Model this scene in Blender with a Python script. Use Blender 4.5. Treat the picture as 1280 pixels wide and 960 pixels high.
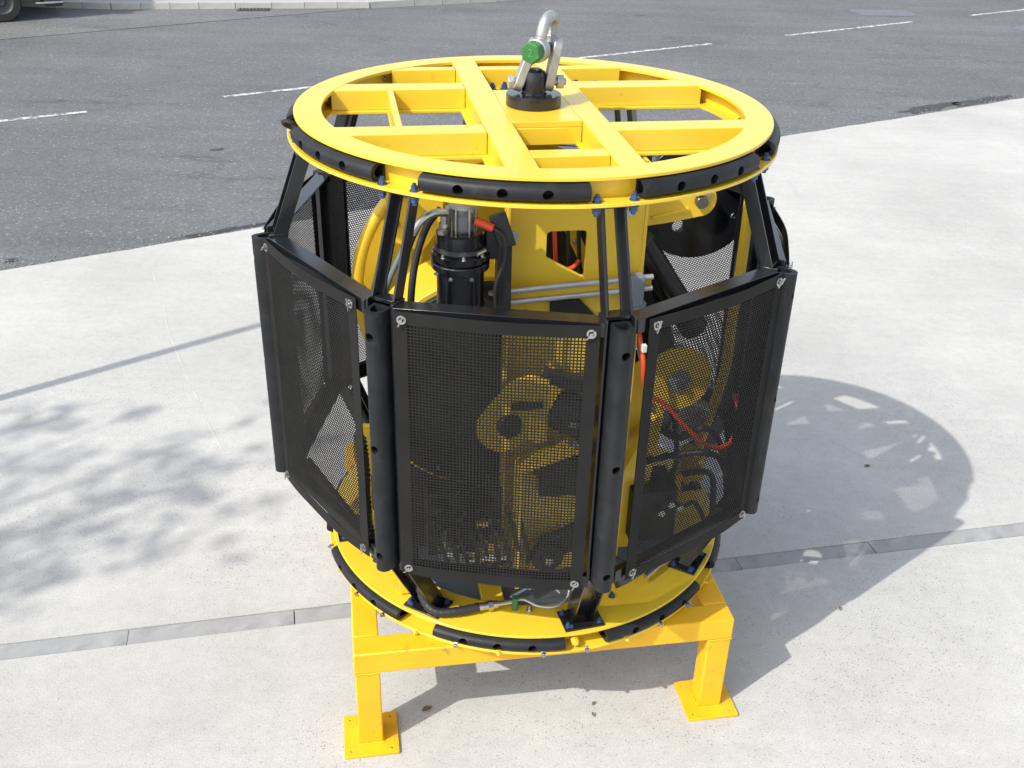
import bpy, bmesh, math, random
from math import pi, sin, cos, radians as R, sqrt, atan2
from mathutils import Vector as V, Matrix as Mx
random.seed(7)
S = bpy.context.scene
for o in list(bpy.data.objects): bpy.data.objects.remove(o)

# ------------------------------------------------------------------ camera
cd = bpy.data.cameras.new('camera'); cam = bpy.data.objects.new('camera', cd); S.collection.objects.link(cam)
PIT, YAW, ROLL = 0.5071, -0.0007, 0.0276
fw = V((sin(YAW)*cos(PIT), cos(YAW)*cos(PIT), -sin(PIT)))
rt = V((cos(YAW), -sin(YAW), 0)); up = rt.cross(fw)
r2 = rt*cos(ROLL)+up*sin(ROLL); u2 = up*cos(ROLL)-rt*sin(ROLL)
m = Mx((r2, u2, -fw)).transposed().to_4x4(); m.translation = V((-0.0493, -3.9767, 3.4558))
cam.matrix_world = m
cd.sensor_width = 36; cd.lens = 1292.37/1280*36; cd.clip_end = 2000; cd.clip_start = .05
S.camera = cam
# ------------------------------------------------------------------ world, sun, exposure
SUN_TO = V((.769, .639, -1.0)).normalized()            # direction the light travels, 45 degrees high
w = bpy.data.worlds.new('World'); S.world = w; w.use_nodes = True
nt = w.node_tree; nt.nodes.clear()
sk = nt.nodes.new('ShaderNodeTexSky'); sk.sky_type = 'NISHITA'; sk.sun_disc = False
sk.sun_elevation = R(45); sk.sun_rotation = atan2(-SUN_TO.x, -SUN_TO.y)
sk.air_density = 1.0; sk.dust_density = 2.0; sk.ozone_density = 1.0
bg = nt.nodes.new('ShaderNodeBackground'); bg.inputs[1].default_value = .15
wo = nt.nodes.new('ShaderNodeOutputWorld')
hsv = nt.nodes.new('ShaderNodeHueSaturation'); hsv.inputs['Saturation'].default_value = .55   # hazy summer sky
nt.links.new(sk.outputs[0], hsv.inputs['Color']); nt.links.new(hsv.outputs[0], bg.inputs[0]); nt.links.new(bg.outputs[0], wo.inputs[0])
sd = bpy.data.lights.new('sun', 'SUN'); sd.energy = 2.3; sd.angle = R(.53); sd.color = (1, .96, .90)
sun = bpy.data.objects.new('sun', sd); S.collection.objects.link(sun)
sun.rotation_euler = SUN_TO.to_track_quat('-Z', 'Y').to_euler(); sun.location = (-20, -16, 26)
S.view_settings.view_transform = 'Standard'; S.view_settings.look = 'None'
S.view_settings.exposure = .88; S.view_settings.gamma = 1

# ------------------------------------------------------------------ materials
def node(t, k, **kw):
    n = t.nodes.new(k)
    for a, b in kw.items(): setattr(n, a, b)
    return n
def mat(name, col, rough=.5, metal=0, var=.08, vscale=6, bump=0, bscale=80, coat=0, spec=.5, dirt=None, dscale=3, dth=(.6, .75), trans=0):
    M = bpy.data.materials.new(name); M.use_nodes = True; t = M.node_tree
    b = t.nodes['Principled BSDF']
    tc = node(t, 'ShaderNodeTexCoord')
    n = node(t, 'ShaderNodeTexNoise'); n.inputs['Scale'].default_value = vscale; n.inputs['Detail'].default_value = 6
    t.links.new(tc.outputs['Object'], n.inputs['Vector'])
    r = node(t, 'ShaderNodeValToRGB')
    r.color_ramp.elements[0].position = .3; r.color_ramp.elements[1].position = .7
    r.color_ramp.elements[0].color = [c*(1-var) for c in col]+[1]
    r.color_ramp.elements[1].color = [min(1, c*(1+var)) for c in col]+[1]
    t.links.new(n.outputs[0], r.inputs[0]); out = r.outputs[0]
    if dirt:
        n2 = node(t, 'ShaderNodeTexNoise'); n2.inputs['Scale'].default_value = dscale; n2.inputs['Detail'].default_value = 9; n2.inputs['Roughness'].default_value = .7
        t.links.new(tc.outputs['Object'], n2.inputs['Vector'])
        mr = node(t, 'ShaderNodeMapRange'); mr.inputs[1].default_value = dth[0]; mr.inputs[2].default_value = dth[1]
        t.links.new(n2.outputs[0], mr.inputs[0])
        mx = node(t, 'ShaderNodeMix', data_type='RGBA'); t.links.new(mr.outputs[0], mx.inputs[0])
        t.links.new(out, mx.inputs[6]); mx.inputs[7].default_value = list(dirt)+[1]; out = mx.outputs[2]
    t.links.new(out, b.inputs['Base Color'])
    rr = node(t, 'ShaderNodeMapRange'); rr.inputs[3].default_value = max(0, rough-.08); rr.inputs[4].default_value = min(1, rough+.10)
    n3 = node(t, 'ShaderNodeTexNoise'); n3.inputs['Scale'].default_value = vscale*2.7; n3.inputs['Detail'].default_value = 5
    t.links.new(tc.outputs['Object'], n3.inputs['Vector']); t.links.new(n3.outputs[0], rr.inputs[0]); t.links.new(rr.outputs[0], b.inputs['Roughness'])
    b.inputs['Metallic'].default_value = metal
    b.inputs['Specular IOR Level'].default_value = spec
    b.inputs['Coat Weight'].default_value = coat; b.inputs['Coat Roughness'].default_value = .15
    b.inputs['Transmission Weight'].default_value = trans
    if bump:
        n4 = node(t, 'ShaderNodeTexNoise'); n4.inputs['Scale'].default_value = bscale; n4.inputs['Detail'].default_value = 4
        t.links.new(tc.outputs['Object'], n4.inputs['Vector'])
        bp = node(t, 'ShaderNodeBump'); bp.inputs['Strength'].default_value = bump; bp.inputs['Distance'].default_value = .004
        t.links.new(n4.outputs[0], bp.inputs['Height']); t.links.new(bp.outputs[0], b.inputs['Normal'])
    return M
YEL = mat('yellow_paint', (.75, .515, .030), .38, var=.05, bump=.05, bscale=60, coat=.4, dirt=(.46, .29, .03), dscale=12, dth=(.60, .80))
YST = mat('stand_paint', (.78, .42, .008), .5, var=.07, bump=.08, bscale=70, dirt=(.26, .14, .03), dscale=13, dth=(.60, .74))
BLK = mat('black_gloss_paint', (.009, .010, .012), .2, var=.3, bump=.03, bscale=40, coat=.2)
BLM = mat('black_satin', (.014, .015, .016), .45, var=.3, bump=.05)
RUB = mat('fender_rubber', (.013, .014, .0155), .5, var=.3, vscale=14, bump=.12, bscale=120, dirt=(.045, .046, .047), dscale=18, dth=(.58, .82), spec=.32)
MSH = mat('mesh_sheet', (.0135, .013, .0125), .6, spec=.2, var=.2, bump=.1, bscale=200)
HOS = mat('hose_rubber', (.016, .016, .017), .5, var=.3, bump=.2, bscale=300)
STL = mat('bare_steel', (.52, .52, .50), .32, metal=1, var=.15, vscale=25, bump=.05)
DST = mat('dark_steel', (.20, .19, .18), .35, metal=.9, var=.2, vscale=40)
GAL = mat('galvanised', (.42, .43, .42), .48, metal=.75, var=.16, vscale=18, bump=.1, bscale=90, dirt=(.33, .30, .25), dscale=22, dth=(.56, .75))
ALU = mat('aluminium', (.55, .56, .58), .4, metal=.8, var=.1, vscale=12)
BLU = mat('blue_coated_bolt', (.045, .085, .19), .4, metal=.25, var=.2, vscale=60)
GRN = mat('green_pin_paint', (.022, .150, .030), .5, var=.15, vscale=30, bump=.2, bscale=150, dirt=(.30, .36, .28), dscale=70, dth=(.62, .72))
RED = mat('red_hose', (.68, .07, .018), .4, var=.1)
WHT = mat('white_label', (.75, .75, .72), .5, var=.04)
INK = mat('label_ink', (.05, .05, .06), .6)
GRY = mat('grey_box', (.20, .23, .26), .5, var=.1)
BNDM = mat('band_rubber', (.045, .048, .05), .4)
LINR = mat('liner_paint', (.16, .20, .225), .5, var=.15, vscale=5, dirt=(.08, .09, .10), dscale=7, dth=(.58, .7))
ACR = mat('clear_dome', (.82, .84, .84), .05, trans=.9, var=.02)
GCL = mat('green_clamp', (.03, .16, .07), .5)
def conc():
    M = bpy.data.materials.new('concrete'); M.use_nodes = True; t = M.node_tree; b = t.nodes['Principled BSDF']; L = t.links.new
    tc = node(t, 'ShaderNodeTexCoord')
    def noise(s, d=6, r=.6):
        n = node(t, 'ShaderNodeTexNoise'); n.inputs['Scale'].default_value = s; n.inputs['Detail'].default_value = d; n.inputs['Roughness'].default_value = r
        L(tc.outputs['Object'], n.inputs['Vector']); return n.outputs[0]
    def mr(x, a, bb, c, d):
        q = node(t, 'ShaderNodeMapRange'); L(x, q.inputs[0])
        for i, k in enumerate((a, bb, c, d)): q.inputs[i+1].default_value = k
        return q.outputs[0]
    def mul(x, y):
        q = node(t, 'ShaderNodeMath', operation='MULTIPLY'); L(x, q.inputs[0]); L(y, q.inputs[1]); return q.outputs[0]
    vo = node(t, 'ShaderNodeTexVoronoi'); vo.inputs['Scale'].default_value = 88; L(tc.outputs['Object'], vo.inputs['Vector'])
    sep = node(t, 'ShaderNodeSeparateColor'); L(vo.outputs['Color'], sep.inputs[0])
    pick = mr(sep.outputs[0], .74, .76, 0, 1)                     # a quarter of the grains are dark aggregate
    rad = mr(sep.outputs[1], 0, 1, .16, .42)
    lt = node(t, 'ShaderNodeMath', operation='LESS_THAN'); L(vo.outputs['Distance'], lt.inputs[0]); L(rad, lt.inputs[1])
    dots = mul(pick, lt.outputs[0])
    patchy = mr(noise(.8, 4), .42, .6, .25, 1.0)
    dark = mr(mul(dots, patchy), 0, 1, 1, .60)
    fine = mr(noise(150, 4, .8), .3, .7, .66, 1.16)
    midn = mr(noise(14, 7, .78), .33, .7, .90, 1.05)
    big = mr(noise(.55, 8, .68), .33, .68, .84, 1.05)
    mp = node(t, 'ShaderNodeMapping'); mp.inputs['Rotation'].default_value = (0, 0, R(-28)); mp.inputs['Scale'].default_value = (.5, 5, 1)
    L(tc.outputs['Object'], mp.inputs[0])
    ns = node(t, 'ShaderNodeTexNoise'); ns.inputs['Scale'].default_value = 1.6; ns.inputs['Detail'].default_value = 8; L(mp.outputs[0], ns.inputs['Vector'])
    streak = mr(ns.outputs[0], .38, .66, .975, 1.015)
    v = mul(mul(mul(dark, fine), mul(midn, big)), streak)
    cr = node(t, 'ShaderNodeMix', data_type='RGBA', blend_type='MULTIPLY'); cr.inputs[0].default_value = 1
    cr.inputs[6].default_value = (.522, .515, .488, 1); L(v, cr.inputs[7]); L(cr.outputs[2], b.inputs['Base Color'])
    b.inputs['Roughness'].default_value = .9; b.inputs['Specular IOR Level'].default_value = .25
    bp = node(t, 'ShaderNodeBump'); bp.inputs['Strength'].default_value = .35; bp.inputs['Distance'].default_value = .003
    L(noise(95, 4, .7), bp.inputs['Height']); L(bp.outputs[0], b.inputs['Normal'])
    return M
CON = conc()
STRIP = mat('kerb_concrete', (.31, .312, .305), .85, var=.12, vscale=5, bump=.3, bscale=120, dirt=(.21, .21, .207), dscale=4, dth=(.5, .72), spec=.25)
KERB = mat('far_kerb_concrete', (.43, .43, .40), .9, var=.15, vscale=3, bump=.3, bscale=60, dirt=(.30, .29, .25), dscale=1.5, dth=(.52, .7), spec=.25)
PAVE = mat('pavement_surface', (.36, .35, .33), .9, var=.1, vscale=1, bump=.3, spec=.2)
def asphalt(name, base):
    M = bpy.data.materials.new(name); M.use_nodes = True; t = M.node_tree; b = t.nodes['Principled BSDF']; L = t.links.new
    tc = node(t, 'ShaderNodeTexCoord')
    def noise(s, d=6, r=.6, vec=None):
        n = node(t, 'ShaderNodeTexNoise'); n.inputs['Scale'].default_value = s; n.inputs['Detail'].default_value = d; n.inputs['Roughness'].default_value = r
        L(vec or tc.outputs['Object'], n.inputs['Vector']); return n.outputs[0]
    def mr(x, a, bb, c, d):
        q = node(t, 'ShaderNodeMapRange'); L(x, q.inputs[0])
        for i, k in enumerate((a, bb, c, d)): q.inputs[i+1].default_value = k
        return q.outputs[0]
    def op(o, x, y):
        q = node(t, 'ShaderNodeMath', operation=o); L(x, q.inputs[0]); L(y, q.inputs[1]); return q.outputs[0]
    vo = node(t, 'ShaderNodeTexVoronoi'); vo.inputs['Scale'].default_value = 55; L(tc.outputs['Object'], vo.inputs['Vector'])
    sep = node(t, 'ShaderNodeSeparateColor'); L(vo.outputs['Color'], sep.inputs[0])
    grain = mr(sep.outputs[0], 0, 1, .80, 1.20)
    spark = mr(sep.outputs[1], .965, .97, 1, 1.8)
    vo2 = node(t, 'ShaderNodeTexVoronoi'); vo2.inputs['Scale'].default_value = 22; L(tc.outputs['Object'], vo2.inputs['Vector'])
    sep2 = node(t, 'ShaderNodeSeparateColor'); L(vo2.outputs['Color'], sep2.inputs[0])
    lt = node(t, 'ShaderNodeMath', operation='LESS_THAN'); L(vo2.outputs['Distance'], lt.inputs[0]); lt.inputs[1].default_value = .16
    pk = mr(sep2.outputs[2], .93, .935, 0, 1)
    spark2 = mr(op('MULTIPLY', lt.outputs[0], pk), 0, 1, 1, 1.9)
    big = mr(noise(.45, 8, .65), .33, .68, .86, 1.10)
    mp = node(t, 'ShaderNodeMapping'); mp.inputs['Rotation'].default_value = (0, 0, R(-32)); mp.inputs['Scale'].default_value = (.12, 1.6, 1)
    L(tc.outputs['Object'], mp.inputs[0])
    lane = mr(noise(1.0, 5, .55, mp.outputs[0]), .35, .66, .91, 1.07)
    # thin wandering cracks and joints that follow the road
    mp2 = node(t, 'ShaderNodeMapping'); mp2.inputs['Rotation'].default_value = (0, 0, R(-31)); mp2.inputs['Scale'].default_value = (.16, .42, 1)
    L(tc.outputs['Object'], mp2.inputs[0])
    nz = noise(1.0, 7, .62, mp2.outputs[0])
    s1 = node(t, 'ShaderNodeMath', operation='SUBTRACT'); L(nz, s1.inputs[0]); s1.inputs[1].default_value = .5
    ab = node(t, 'ShaderNodeMath', operation='ABSOLUTE'); L(s1.outputs[0], ab.inputs[0])
    gate = mr(noise(.35, 3), .47, .56, 0, 1)
    cm = mr(ab.outputs[0], .0, .007, .30, 0)
    crack = mr(op('MULTIPLY', cm, gate), 0, 1, 1, 0)
    v = op('MULTIPLY', op('MULTIPLY', op('MULTIPLY', grain, spark), op('MULTIPLY', big, lane)), op('MULTIPLY', crack, spark2))
    cr = node(t, 'ShaderNodeMix', data_type='RGBA', blend_type='MULTIPLY'); cr.inputs[0].default_value = 1
    cr.inputs[6].default_value = list(base)+[1]; L(v, cr.inputs[7]); L(cr.outputs[2], b.inputs['Base Color'])
    b.inputs['Roughness'].default_value = .85; b.inputs['Specular IOR Level'].default_value = .3
    bp = node(t, 'ShaderNodeBump'); bp.inputs['Strength'].default_value = .5; bp.inputs['Distance'].default_value = .006
    L(vo.outputs['Distance'], bp.inputs['Height']); L(bp.outputs[0], b.inputs['Normal'])
    return M
ASP = asphalt('asphalt', (.132, .136, .139))
ASB = asphalt('bay_asphalt', (.155, .156, .154))
ASD = mat('dark_asphalt_patch', (.050, .050, .053), .85, var=.3, vscale=8, bump=.4, bscale=60)
ASL = mat('smooth_asphalt_patch', (.145, .145, .17), .8, var=.15, vscale=8, bump=.2, bscale=60)
LINE = mat('worn_road_paint', (.56, .56, .55), .7, var=.15, vscale=9, dirt=(.15, .15, .15), dscale=13, dth=(.46, .58))
GRIT = mat('edge_grit', (.23, .225, .21), .95, var=.3, vscale=20, bump=.5, bscale=90)

# ------------------------------------------------------------------ object plumbing
W = {}
def link(o, parent=None, M=None):
    S.collection.objects.link(o)
    M = M or Mx.Identity(4)
    if parent is not None:
        o.parent = parent; o.matrix_parent_inverse = W[parent.name].inverted()
    o.matrix_basis = M; W[o.name] = M
    return o
def tag(o, label=None, cat=None, group=None, kind=None):
    for k, v in (('label', label), ('category', cat), ('group', group), ('kind', kind)):
        if v: o[k] = v
    return o
def thing(name, label, cat, loc=(0, 0, 0), rz=0, group=None):
    o = bpy.data.objects.new(name, None); o.empty_display_size = .2
    link(o, None, Mx.Translation(loc) @ Mx.Rotation(rz, 4, 'Z')); return tag(o, label, cat, group)
def inst(name, mesh, parent, M): return link(bpy.data.objects.new(name, mesh), parent, M)

class MB:
    def __init__(s): s.v = []; s.f = []
    def add(s, vs, fs):
        n = len(s.v); s.v += [V(a) for a in vs]; s.f += [[i+n for i in f] for f in fs]; return s
    def box(s, c, d, M=None):
        M = M or Mx.Identity(3); c = V(c); vs = []
        for z in (-.5, .5):
            for x, y in ((-.5, -.5), (.5, -.5), (.5, .5), (-.5, .5)):
                vs.append(c + M @ V((x*d[0], y*d[1], z*d[2])))
        return s.add(vs, [[3, 2, 1, 0], [4, 5, 6, 7], [0, 1, 5, 4], [1, 2, 6, 5], [2, 3, 7, 6], [3, 0, 4, 7]])
    def bar(s, a, b, wd, th, side):
        a, b = V(a), V(b); d = (b-a).normalized(); sd_ = V(side); sd_ = (sd_-d*sd_.dot(d)).normalized(); n = d.cross(sd_)
        vs = [p + sd_*(x*wd/2) + n*(y*th/2) for p in (a, b) for x, y in ((-1, -1), (1, -1), (1, 1), (-1, 1))]
        return s.add(vs, [[3, 2, 1, 0], [4, 5, 6, 7], [0, 1, 5, 4], [1, 2, 6, 5], [2, 3, 7, 6], [3, 0, 4, 7]])
    def cyl(s, a, b, r, n=20, rb=None, cap=True):
        a, b = V(a), V(b); rb = r if rb is None else rb; d = (b-a).normalized()
        x = d.orthogonal().normalized(); y = d.cross(x)
        vs = [p + (x*cos(2*pi*i/n)+y*sin(2*pi*i/n))*q for p, q in ((a, r), (b, rb)) for i in range(n)]
        fs = [[i, (i+1) % n, n+(i+1) % n, n+i] for i in range(n)]
        if cap: fs += [list(range(n))[::-1], list(range(n, 2*n))]
        return s.add(vs, fs)
    def tube(s, pts, r, n=10, cap=True):
        pts = [V(p) for p in pts]; vs = []; x = None
        for i, p in enumerate(pts):
            d = (pts[min(i+1, len(pts)-1)]-pts[max(i-1, 0)]).normalized()
            x = d.orthogonal().normalized() if x is None else (x-d*x.dot(d)).normalized()
            y = d.cross(x); rr = r(i/(len(pts)-1)) if callable(r) else r
            vs += [p+(x*cos(2*pi*k/n)+y*sin(2*pi*k/n))*rr for k in range(n)]
        fs = [[i*n+k, i*n+(k+1) % n, (i+1)*n+(k+1) % n, (i+1)*n+k] for i in range(len(pts)-1) for k in range(n)]
        if cap: fs += [list(range(n))[::-1], [(len(pts)-1)*n+k for k in range(n)]]
        return s.add(vs, fs)
    def lathe(s, prof, o, axis=(0, 0, 1), n=64, closed=False, a0=0, a1=2*pi):
        o = V(o); z = V(axis).normalized(); x = V((1, 0, 0)) if abs(z.z) > .9 else V((0, 0, 1)).cross(z).normalized(); y = z.cross(x)
        full = abs(a1-a0-2*pi) < 1e-6; k = len(prof); m_ = n if full else n+1; vs = []
        for i in range(m_):
            a = a0+(a1-a0)*i/n; e = x*cos(a)+y*sin(a)
            vs += [o+e*r+z*h for r, h in prof]
        fs = []
        for i in range(n):
            j = (i+1) % m_
            for q in range(k if closed else k-1):
                p = (q+1) % k; fs.append([i*k+q, j*k+q, j*k+p, i*k+p])
        return s.add(vs, fs)
    def prism(s, poly, M, th):                       # poly in the xy plane of M, extruded along +z
        n = len(poly); vs = [M @ V((x, y, 0)) for x, y in poly]+[M @ V((x, y, th)) for x, y in poly]
        return s.add(vs, [list(range(n))[::-1], list(range(n, 2*n))]+[[i, (i+1) % n, n+(i+1) % n, n+i] for i in range(n)])
    def mesh(s, name, mat_, smooth=35, weld=False):
        me = bpy.data.meshes.new(name); me.from_pydata(s.v, [], s.f)
        bm = bmesh.new(); bm.from_mesh(me)
        if weld: bmesh.ops.remove_doubles(bm, verts=bm.verts, dist=1e-5)
        bmesh.ops.recalc_face_normals(bm, faces=bm.faces); bm.to_mesh(me); bm.free()
        if smooth:
            me.polygons.foreach_set('use_smooth', [True]*len(me.polygons)); me.set_sharp_from_angle(angle=R(smooth))
        me.materials.append(mat_); return me
    def build(s, name, mat_, parent=None, bevel=0, smooth=35, weld=False, M=None):
        o = link(bpy.data.objects.new(name, s.mesh(name, mat_, smooth, weld)), parent, M)
        if bevel:
            b = o.modifiers.new('bevel', 'BEVEL'); b.width = bevel; b.segments = 2; b.limit_method = 'ANGLE'; b.angle_limit = R(40)
        return o
def plate(name, loops, th, mat_, parent, M, bev=.0015):
    """a plate with openings: 2-D loops filled, extruded and lightly bevelled"""
    cu = bpy.data.curves.new(name, 'CURVE'); cu.dimensions = '2D'; cu.fill_mode = 'BOTH'; cu.extrude = th/2-bev; cu.bevel_depth = bev; cu.bevel_resolution = 1
    for lp in loops:
        sp = cu.splines.new('POLY'); sp.points.add(len(lp)-1); sp.use_cyclic_u = True
        for p, (x, y) in zip(sp.points, lp): p.co = (x, y, 0, 1)
    ob = bpy.data.objects.new(name, cu); S.collection.objects.link(ob)
    me = bpy.data.meshes.new_from_object(ob); bpy.data.objects.remove(ob)
    me.materials.clear(); me.materials.append(mat_); me.name = name
    return link(bpy.data.objects.new(name, me), parent, M)
def arcpts(cx, cy, r, a0, a1, n): return [(cx+r*cos(R(a0+(a1-a0)*i/n)), cy+r*sin(R(a0+(a1-a0)*i/n))) for i in range(n+1)]
def circ(cx, cy, r, n=32): return [(cx+r*cos(2*pi*i/n), cy+r*sin(2*pi*i/n)) for i in range(n)]
def rrect(x0, y0, x1, y1, r, n=4):
    return arcpts(x1-r, y0+r, r, -90, 0, n)+arcpts(x1-r, y1-r, r, 0, 90, n)+arcpts(x0+r, y1-r, r, 90, 180, n)+arcpts(x0+r, y0+r, r, 180, 270, n)
def spline(pts, n=8):
    pts = [V(p) for p in pts]; q = [pts[0]*2-pts[1]]+pts+[pts[-1]*2-pts[-2]]; out = []
    for i in range(1, len(q)-2):
        for k in range(n):
            t = k/n; a, b, c, d = q[i-1:i+3]
            out.append(.5*((2*b)+(c-a)*t+(2*a-5*b+4*c-d)*t*t+(3*b-a-3*c+d)*t**3))
    return out+[pts[-1]]
def pol(r, deg, z=0): return V((r*cos(R(deg)), r*sin(R(deg)), z))
TH = R(10)                                            # the grid, the stand and the machinery are turned 10 degrees
def G(u, v, z): return V((u*cos(TH)-v*sin(TH), u*sin(TH)+v*cos(TH), z))
RG = Mx.Rotation(TH, 3, 'Z')
GU, GV = G(1, 0, 0), G(0, 1, 0)
def frame(x, y, z, o):                                # 4x4 from axes and origin
    M = Mx((x, y, z)).transposed().to_4x4(); M.translation = o; return M

# ================================================================== SETTING
def strct(o): return tag(o, kind='structure')
def sheet(name, poly, z, mat_, th=None, parent=None):
    b = MB()
    if th: b.prism(poly, Mx.Translation((0, 0, z-th)), th)
    else: b.add([(x, y, z) for x, y in poly], [list(range(len(poly)))])
    return b.build(name, mat_, parent, smooth=0)
strct(sheet('ground', [(-600, -600), (600, -600), (600, 600), (-600, 600)], -.06, ASP))
# apron edge along the road (slightly curved, measured on the place)
E0 = [(-15.6, -3.36), (-4.34, 3.93), (-3.22, 4.63), (-2.46, 5.09), (0.4, 6.93), (3.29, 8.80), (5.05, 9.84), (7.21, 11.16), (16, 16.4), (60, 42)]
def jag(pts, a=.012, step=.25):
    out = []
    for p, q in zip(pts[:-1], pts[1:]):
        L_ = sqrt((q[0]-p[0])**2+(q[1]-p[1])**2); near = -16 < p[0] < 9; n = max(1, int(L_/step)) if near else 1
        for i in range(n):
            t = i/n; out.append((p[0]+(q[0]-p[0])*t+random.uniform(-a, a)*near, p[1]+(q[1]-p[1])*t+random.uniform(-a, a)*near))
    return out+[pts[-1]]
edge = jag(E0)
strct(sheet('road', [(-60, -31.5), (60, 41.5), (60, 160), (-160, 160), (-160, -31.5)], -.022, ASP))
# concrete apron, cut in two by the row of kerb stones
sd_ = V((cos(R(12.7)), sin(R(12.7)), 0)); sn = V((-sd_.y, sd_.x, 0)); S0 = V((-2.380, -.440, 0)); SW = .102
a0 = S0-sd_*13.55; a1 = S0+sd_*45
def off(p, k): q = p+sn*k; return (q.x, q.y)
far = [off(a0, SW/2+.004), off(a1, SW/2+.004)]+list(reversed(edge))
ap = strct(sheet('concrete_apron', far, 0, CON, .05))
strct(sheet('concrete_forecourt', [off(a0, -SW/2-.004), (-60, -31), (-60, -60), (a1.x, -60), off(a1, -SW/2-.004)], 0, CON, .05))
ks = MB().box((0, 0, -.026), (.7675, SW, .05)).mesh('kerb_stone', STRIP)
strip = tag(bpy.data.objects.new('kerb_strip', MB().bar(a0+V((0, 0, -.048)), a1+V((0, 0, -.048)), SW+.008, .02, sn).mesh('kerb_strip', STRIP)), kind='structure'); link(strip)
for i in range(-9, 16):
    c = S0+sd_*(.18+.77*i+random.uniform(-.003, .003))
    inst('kerb_stone', ks, strip, Mx.Translation(c+V((0, 0, -.001+random.uniform(-.002, .002)))) @ Mx.Rotation(R(12.7)+random.uniform(-.003, .003), 4, 'Z'))
# a long pale scrape and two faint ones on the slab
SCR = mat('scrape', (.533, .533, .513), .9, spec=.2)
for pts in ([(-3.11, 4.04), (-2.83, 3.43), (-2.64, 2.95), (-2.38, 2.40), (-2.13, 1.92), (-1.89, 1.45), (-1.62, 1.01)], [(1.72, 1.85), (2.00, 1.60), (2.17, 1.40)]):
    sp = spline([V((x, y, .0015)) for x, y in pts], 10); vs = []
    for i, p_ in enumerate(sp):
        t_ = (sp[min(i+1, len(sp)-1)]-sp[max(i-1, 0)]).normalized(); n_ = V((-t_.y, t_.x, 0)); k_ = random.uniform(.0008, .0040)
        vs += [p_-n_*k_, p_+n_*k_]
    MB().add(vs, [[2*i, 2*i+2, 2*i+3, 2*i+1] for i in range(len(sp)-1)]).build('scrape', SCR, ap, smooth=0)
# grit and dirt gathered along the apron edge
gb = MB()
for i in range(900):
    k = random.random(); px_ = -5+13*random.random(); j = [e for e in range(len(E0)-1) if E0[e][0] <= px_ <= E0[e+1][0]][0]
    p, q = E0[j], E0[j+1]; t = (px_-p[0])/(q[0]-p[0]); y = p[1]+(q[1]-p[1])*t
    dd = random.expovariate(9); x2 = px_-.53*dd; y2 = y+.85*dd; r = random.uniform(.003, .011)
    gb.box((x2, y2, -.022+r*.4), (r*2, r*1.5, r), Mx.Rotation(random.uniform(0, 3), 3, 'Z'))
tag(gb.build('edge_gravel', GRIT, smooth=0), kind='stuff')
# lane line: worn dashes
road = bpy.data.objects['road']
D0 = V((-4.05, 10.02, 0)); dd_ = V((8.8, 5.6, 0)).normalized(); dn = V((-dd_.y, dd_.x, 0))
for k in range(-4, 8):
    a = D0+dd_*(5.215*k); b = a+dd_*3.45; n = 46; mb = MB()
    vs = [];
    for i in range(n+1):
        c = a+(b-a)*(i/n)
        for s_ in (-1, 1): vs.append(c+dn*s_*(.05+random.uniform(-.012, .006))+V((0, 0, -.018)))
    mb.add(vs, [[2*i, 2*i+2, 2*i+3, 2*i+1] for i in range(n)])
    mb.build('lane_dash', LINE, road, smooth=0)
# repairs and a manhole in the asphalt
def blob(name, cx, cy, rx, ry, rz, z, mat_, n=28, rough=.15, sup=1.0):
    pts = []
    for i in range(n):
        a = 2*pi*i/n; k = 1+random.uniform(-rough, rough); c_, s_ = cos(a), sin(a)
        x = math.copysign(abs(c_)**sup, c_)*rx*k; y = math.copysign(abs(s_)**sup, s_)*ry*k
        pts.append((cx+x*cos(rz)-y*sin(rz), cy+x*sin(rz)+y*cos(rz)))
    return sheet(name, pts, z, mat_, parent=road)
blob('asphalt_patch', 7.35, 18.45, .62, .38, R(5), -.018, ASL, sup=.5, rough=.06)
blob('asphalt_patch', 10.3, 17.3, .9, .35, R(32), -.018, ASL, sup=.5, rough=.06)
blob('asphalt_patch', 5.65, 10.52, .55, .13, R(33), -.018, ASD, rough=.35)
blob('asphalt_patch', 6.5, 10.98, .6, .10, R(32), -.018, ASD, rough=.35)
blob('asphalt_patch', -2.75, 5.06, .42, .045, R(33), -.018, ASD, rough=.45)
blob('oil_spot', -4.37, 4.21, .05, .045, 0, -.018, ASD, rough=.3)
blob('oil_spot', -2.3, 8.4, .12, .05, .6, -.018, ASD, rough=.4)
blob('oil_spot', -3.5, 7.6, .07, .04, .6, -.018, ASD, rough=.4)
# parking bay and the far pavement with its kerb
strct(sheet('parking_bay', [(-30, 0), (-8.54, 13.33), (-4.85, 16.01), (-3.1, 17.25), (-4.9, 16.96), (-7.8, 16.39), (-8.86, 16.39), (-9.5, 16.46), (-30, 17)], -.016, ASB))
KP = [(-30, 17.0), (-14, 16.7), (-9.5, 16.47), (-8.86, 16.40), (-7.8, 16.40), (-6.24, 16.72), (-4.91, 16.98), (-3.07, 17.35), (-2.25, 17.78), (-.62, 18.59), (6, 22.7), (20, 31.4), (60, 56)]
pv = strct(sheet('pavement', KP+[(60, 160), (-160, 160), (-160, 17)], .085, PAVE, .1))
kb = MB().box((0, 0, 0), (.60, .13, .17)).mesh('kerb_stone', KERB)
for i in range(1, len(KP)-3):
    p, q = V((*KP[i], 0)), V((*KP[i+1], 0)); L_ = (q-p).length; n = max(1, round(L_/.62))
    for k in range(n):
        c = p+(q-p)*((k+.5)/n)
        inst('kerb_stone', kb, pv, Mx.Translation((c.x, c.y, .012+random.uniform(-.004, .004))) @ Mx.Rotation(atan2(q.y-p.y, q.x-p.x), 4, 'Z') @ Mx.Diagonal((L_/n/.61, 1, 1, 1)))
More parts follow.
